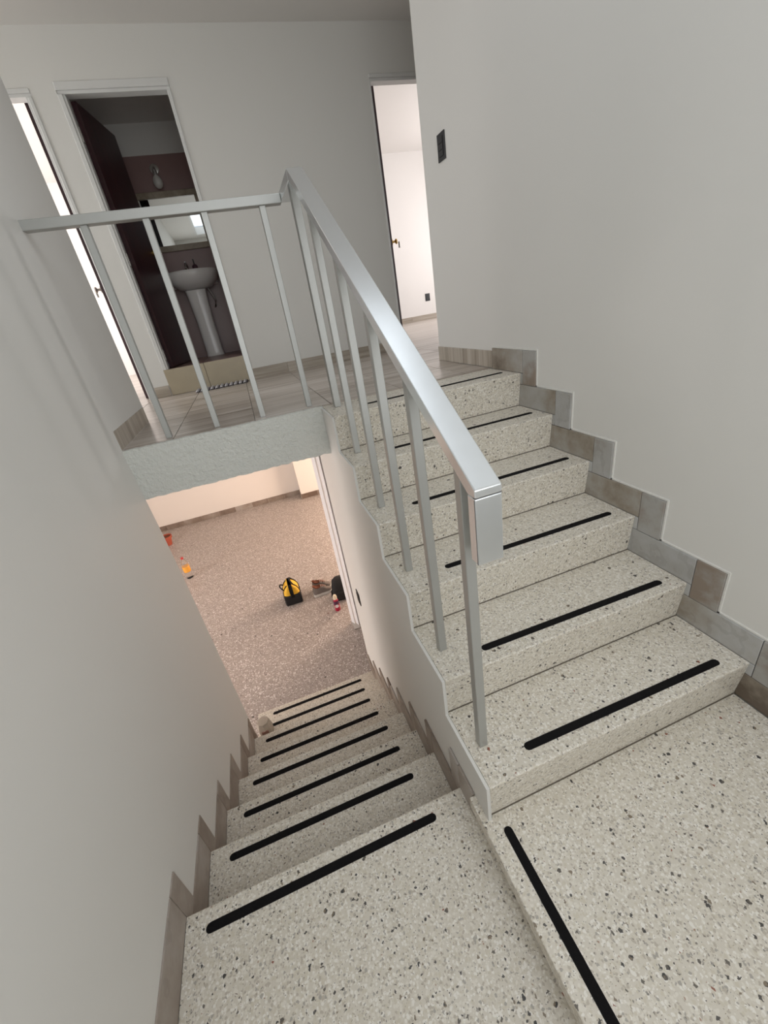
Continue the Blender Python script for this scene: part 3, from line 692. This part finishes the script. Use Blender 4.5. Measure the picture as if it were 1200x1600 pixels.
def band(name, x_of, w, mat):
    """strap lying over the bag along the ridge"""
    bm = bmesh.new(); rows = []
    for y, z in ((by0 - 0.002, ZB + 0.11), (by0 + 0.004, ZB + 0.18), (by0 + 0.012, ZB + 0.24), (by0 + 0.026, ZB + 0.276), (by0 + 0.05, ZB + 0.284), (by1 - 0.05, ZB + 0.284), (by1 - 0.026, ZB + 0.276), (by1 - 0.012, ZB + 0.24), (by1 - .004, ZB + 0.18), (by1 + 0.002, ZB + 0.11)):
        rows.append([bm.verts.new((x_of - w / 2, y, z)), bm.verts.new((x_of + w / 2, y, z))])
    for a, b_ in zip(rows, rows[1:]): bm.faces.new((a[0], a[1], b_[1], b_[0]))
    bmesh.ops.solidify(bm, geom=bm.faces[:], thickness=0.006)
    return finish(bm, name, mat, bg_, True, 50)
band('zip_strap', cx, 0.045, BLKF)
def arch(x, z0, z1, out):
    pts = []
    for k in range(13):
        a = math.pi * k / 12; pts.append((x + out * math.sin(a), cy - 0.065 * math.cos(a), z0 + (z1 - z0) * max(0.0, math.sin(a)) ** 0.8))
    return pts
tube('handle', arch(cx - 0.075, ZB + 0.20, ZB + 0.255, -0.050), 0.009, BLKF, bg_)
tube('handle', arch(cx + 0.055, ZB + 0.235, ZB + 0.325, -0.045), 0.009, BLKF, bg_)
for sx in (-1, 1):
    for yy in (cy - 0.065, cy + 0.065):
        tube('webbing', [(cx + sx * 0.106, yy, ZB + 0.10), (cx + sx * 0.097, yy, ZB + 0.18), (cx + sx * 0.074, yy, ZB + 0.235), (cx + sx * 0.040, yy, ZB + 0.272)], 0.008, BLKF, bg_, 8)
box('side_pocket', (bx1 - .012, cy - 0.055, ZB + 0.13), (bx1 - 0.001, cy + 0.055, ZB + 0.165), BLKF, bg_, 0.004)

def sneaker(name, label, ox, oy, ang):
    o = tag(empty(name, (ox, oy, ZB)), label, 'shoe', 'pair of grey sneakers on the floor below')
    M = Matrix.Translation((ox, oy, ZB)) @ Matrix.Rotation(ang, 4, 'Z') @ Matrix.Diagonal((0.98, 1.15, 1.35, 1))
    # sections along the length: (x, half width, height, top half width)
    sole = [(-0.125, 0.022), (-0.110, 0.034), (-0.06, 0.037), (0.0, 0.034), (0.06, 0.043), (0.10, 0.040), (0.125, 0.024), (0.132, 0.008)]
    out = [(x, w) for x, w in sole] + [(x, -w) for x, w in reversed(sole)]
    s = prism('sole', out, 'z', 0.0, 0.028, SOLE, None, 0.004, 2); s.data.transform(M); s.parent = o; s.matrix_parent_inverse = Matrix.Translation(o.location).inverted()
    secs = [(-0.120, 0.020, 0.085), (-0.105, 0.032, 0.098), (-0.05, 0.034, 0.092), (-0.01, 0.032, 0.094), (0.03, 0.036, 0.078), (0.07, 0.039, 0.060), (0.105, 0.034, 0.050), (0.126, 0.012, 0.040)]
    rings = []
    for x, w, h in secs:
        ring = []
        for k in range(14):
            a = math.pi * k / 13; c_ = math.cos(a)
            ring.append(M @ Vector((x, w * (1 if c_ > 0 else -1) * abs(c_) ** 0.6, 0.026 + (h - 0.026) * max(0.0, math.sin(a)) ** 0.7)))
        rings.append(ring)
    u = hull('upper', rings, GREYF, o)
    col = []
    for k in range(16):
        a = 2 * math.pi * k / 16; xx = -0.062 + 0.048 * math.cos(a); col.append(M @ Vector((xx, 0.024 * math.sin(a), 0.097 - 0.004 * math.cos(a) + (0.012 if math.cos(a) < -.6 else 0))))
    bm = bmesh.new(); bm_tube(bm, col, 0.0085, 8, True); finish(bm, 'collar', BRNF, o, True)
    bm = bmesh.new(); vs = [bm.verts.new(p + Vector((0, 0, -0.001))) for p in col]; bm.faces.new(vs); finish(bm, 'lining', BRNF, o)
    t = hull('tongue', [[M @ Vector((x, y_ * w, z + zz)) for y_, zz in ((-1, 0), (1, 0), (0.8, 0.008), (-0.8, 0.008))] for x, w, z in ((-0.02, 0.018, 0.098), (0.02, 0.018, 0.088), (0.06, 0.014, 0.068))], BRNF, o)
    for x, z in ((-0.008, 0.104), (0.012, 0.098), (0.032, 0.090), (0.050, 0.081)):
        tube('lace', [M @ Vector((x, -0.026, z - 0.010)), M @ Vector((x + .004, 0, z + 0.002)), M @ Vector((x, 0.026, z - 0.010))], 0.003, SOLE, o, 6)
    return o
sneaker('sneaker', 'grey sneaker nearer the stairs, of the pair beside the tool bag', -0.212, 3.845, math.radians(4))
sneaker('sneaker', 'grey sneaker farther from the stairs, of the pair beside the tool bag', -0.200, 3.955, math.radians(-3))
# black rucksack partly behind the sliding door
rk = tag(empty('backpack', (0.03, 3.66, ZB)), 'black backpack slumped beside the white sliding door', 'backpack')
hull('body', [rrect(0.04, 3.68, 0.24, 0.17, ZB), rrect(0.04, 3.68, 0.28, 0.20, ZB + 0.03), rrect(0.04, 3.69, 0.27, 0.19, ZB + 0.13), rrect(0.035, 3.70, 0.22, 0.15, ZB + 0.22), rrect(0.03, 3.71, 0.12, 0.08, ZB + 0.262)], BLKF, rk)
hull('front_pocket', [rrect(0.0, 3.575, 0.15, 0.05, ZB + 0.02), rrect(0.0, 3.57, 0.17, 0.06, ZB + 0.06), rrect(0.0, 3.58, 0.15, 0.045, ZB + 0.13)], BLKF, rk)
tube('strap', [(-0.07, 3.66, ZB + 0.20), (-0.112, 3.64, ZB + 0.13), (-0.118, 3.63, ZB + 0.06), (-0.10, 3.62, ZB + 0.012)], 0.010, BLKF, rk)
# crimson bottle
bo = tag(empty('bottle', (-0.105, 3.42, ZB)), 'crimson bottle with a cream cap standing by the white sliding door', 'bottle')
P0 = (-0.105, 3.42, ZB)
lathe('body', [(0.0, 0), (0.030, 0), (0.033, 0.006), (0.033, 0.12), (0.030, 0.15), (0.020, 0.172), (0.0, 0.172)], REDB, bo, P0)
lathe('label_band', [(0.0337, 0.10), (0.0337, 0.15)], PURP, bo, P0)
lathe('cap', [(0.0, 0.172), (0.024, 0.172), (0.025, 0.21), (0.018, 0.228), (0.0, 0.232)], CREAM, bo, P0)
M_ = Matrix.Rotation(R90, 4, 'X')
lathe('round_label', [(0.0, 0.0), (0.024, 0.0), (0.024, 0.002), (0.0, 0.002)], LABELW, bo, (P0[0] - 0.004, P0[1] - 0.0325, ZB + 0.082), 20, M_)
# clear bottle of orange drink
cb = tag(empty('drink_bottle', (-2.03, 5.33, ZB)), 'clear plastic bottle with orange drink and red cap on the floor below', 'bottle')
P1 = (-2.03, 5.33, ZB)
lathe('body', [(0.0, 0), (0.046, 0), (0.050, 0.012), (0.050, 0.21), (0.043, 0.26), (0.022, 0.31), (0.016, 0.335), (0.0, 0.335)], CLEAR, cb, P1)
lathe('orange_drink', [(0.0, 0.115), (0.0515, 0.115), (0.0535, 0.125), (0.0535, 0.205), (0.0515, 0.212), (0.0, 0.212)], ORNG, cb, P1)
lathe('cap', [(0.0, 0.336), (0.020, 0.336), (0.020, 0.362), (0.0, 0.362)], REDC, cb, P1)
# terracotta pot half behind the wall
po = tag(empty('terracotta_pot', (-2.525, 6.75, ZB)), 'reddish terracotta pot by the far wall, half hidden by the left wall', 'pot')
P2 = (-2.525, 6.75, ZB)
lathe('body', [(0.0, 0), (0.055, 0), (0.085, 0.14), (0.075, 0.14), (0.05, 0.02), (0.0, 0.02)], TERRAC, po, P2)
lathe('rim', [(0.083, 0.135), (0.098, 0.135), (0.101, 0.175), (0.088, 0.175), (0.083, 0.135)], TERRAC, po, P2)
lathe('soil', [(0.0, 0.155), (0.086, 0.155), (0.086, 0.15), (0.0, 0.15)], BRNF, po, P2)
# cloudy faceted tub on a lower tread
tb = tag(empty('plastic_tub', (-0.985, 1.755, LZ[6])), 'cloudy faceted plastic tub on a lower tread by the end of the left wall', 'tub')
P3 = (-0.985, 1.755, LZ[6])
lathe('body', [(0.0, 0), (0.046, 0), (0.058, 0.03), (0.060, 0.10), (0.050, 0.135), (0.0, 0.135)], CLOUD, tb, P3, 8, None, False)
lathe('lid', [(0.0, 0.1355), (0.048, 0.1355), (0.044, 0.150), (0.0, 0.152)], CLOUD, tb, P3, 8, None, False)
box('label_patch', (P3[0] - 0.024, P3[1] - 0.0625, P3[2] + 0.035), (P3[0] + 0.026, P3[1] - 0.054, P3[2] + 0.10), PINKL, tb)
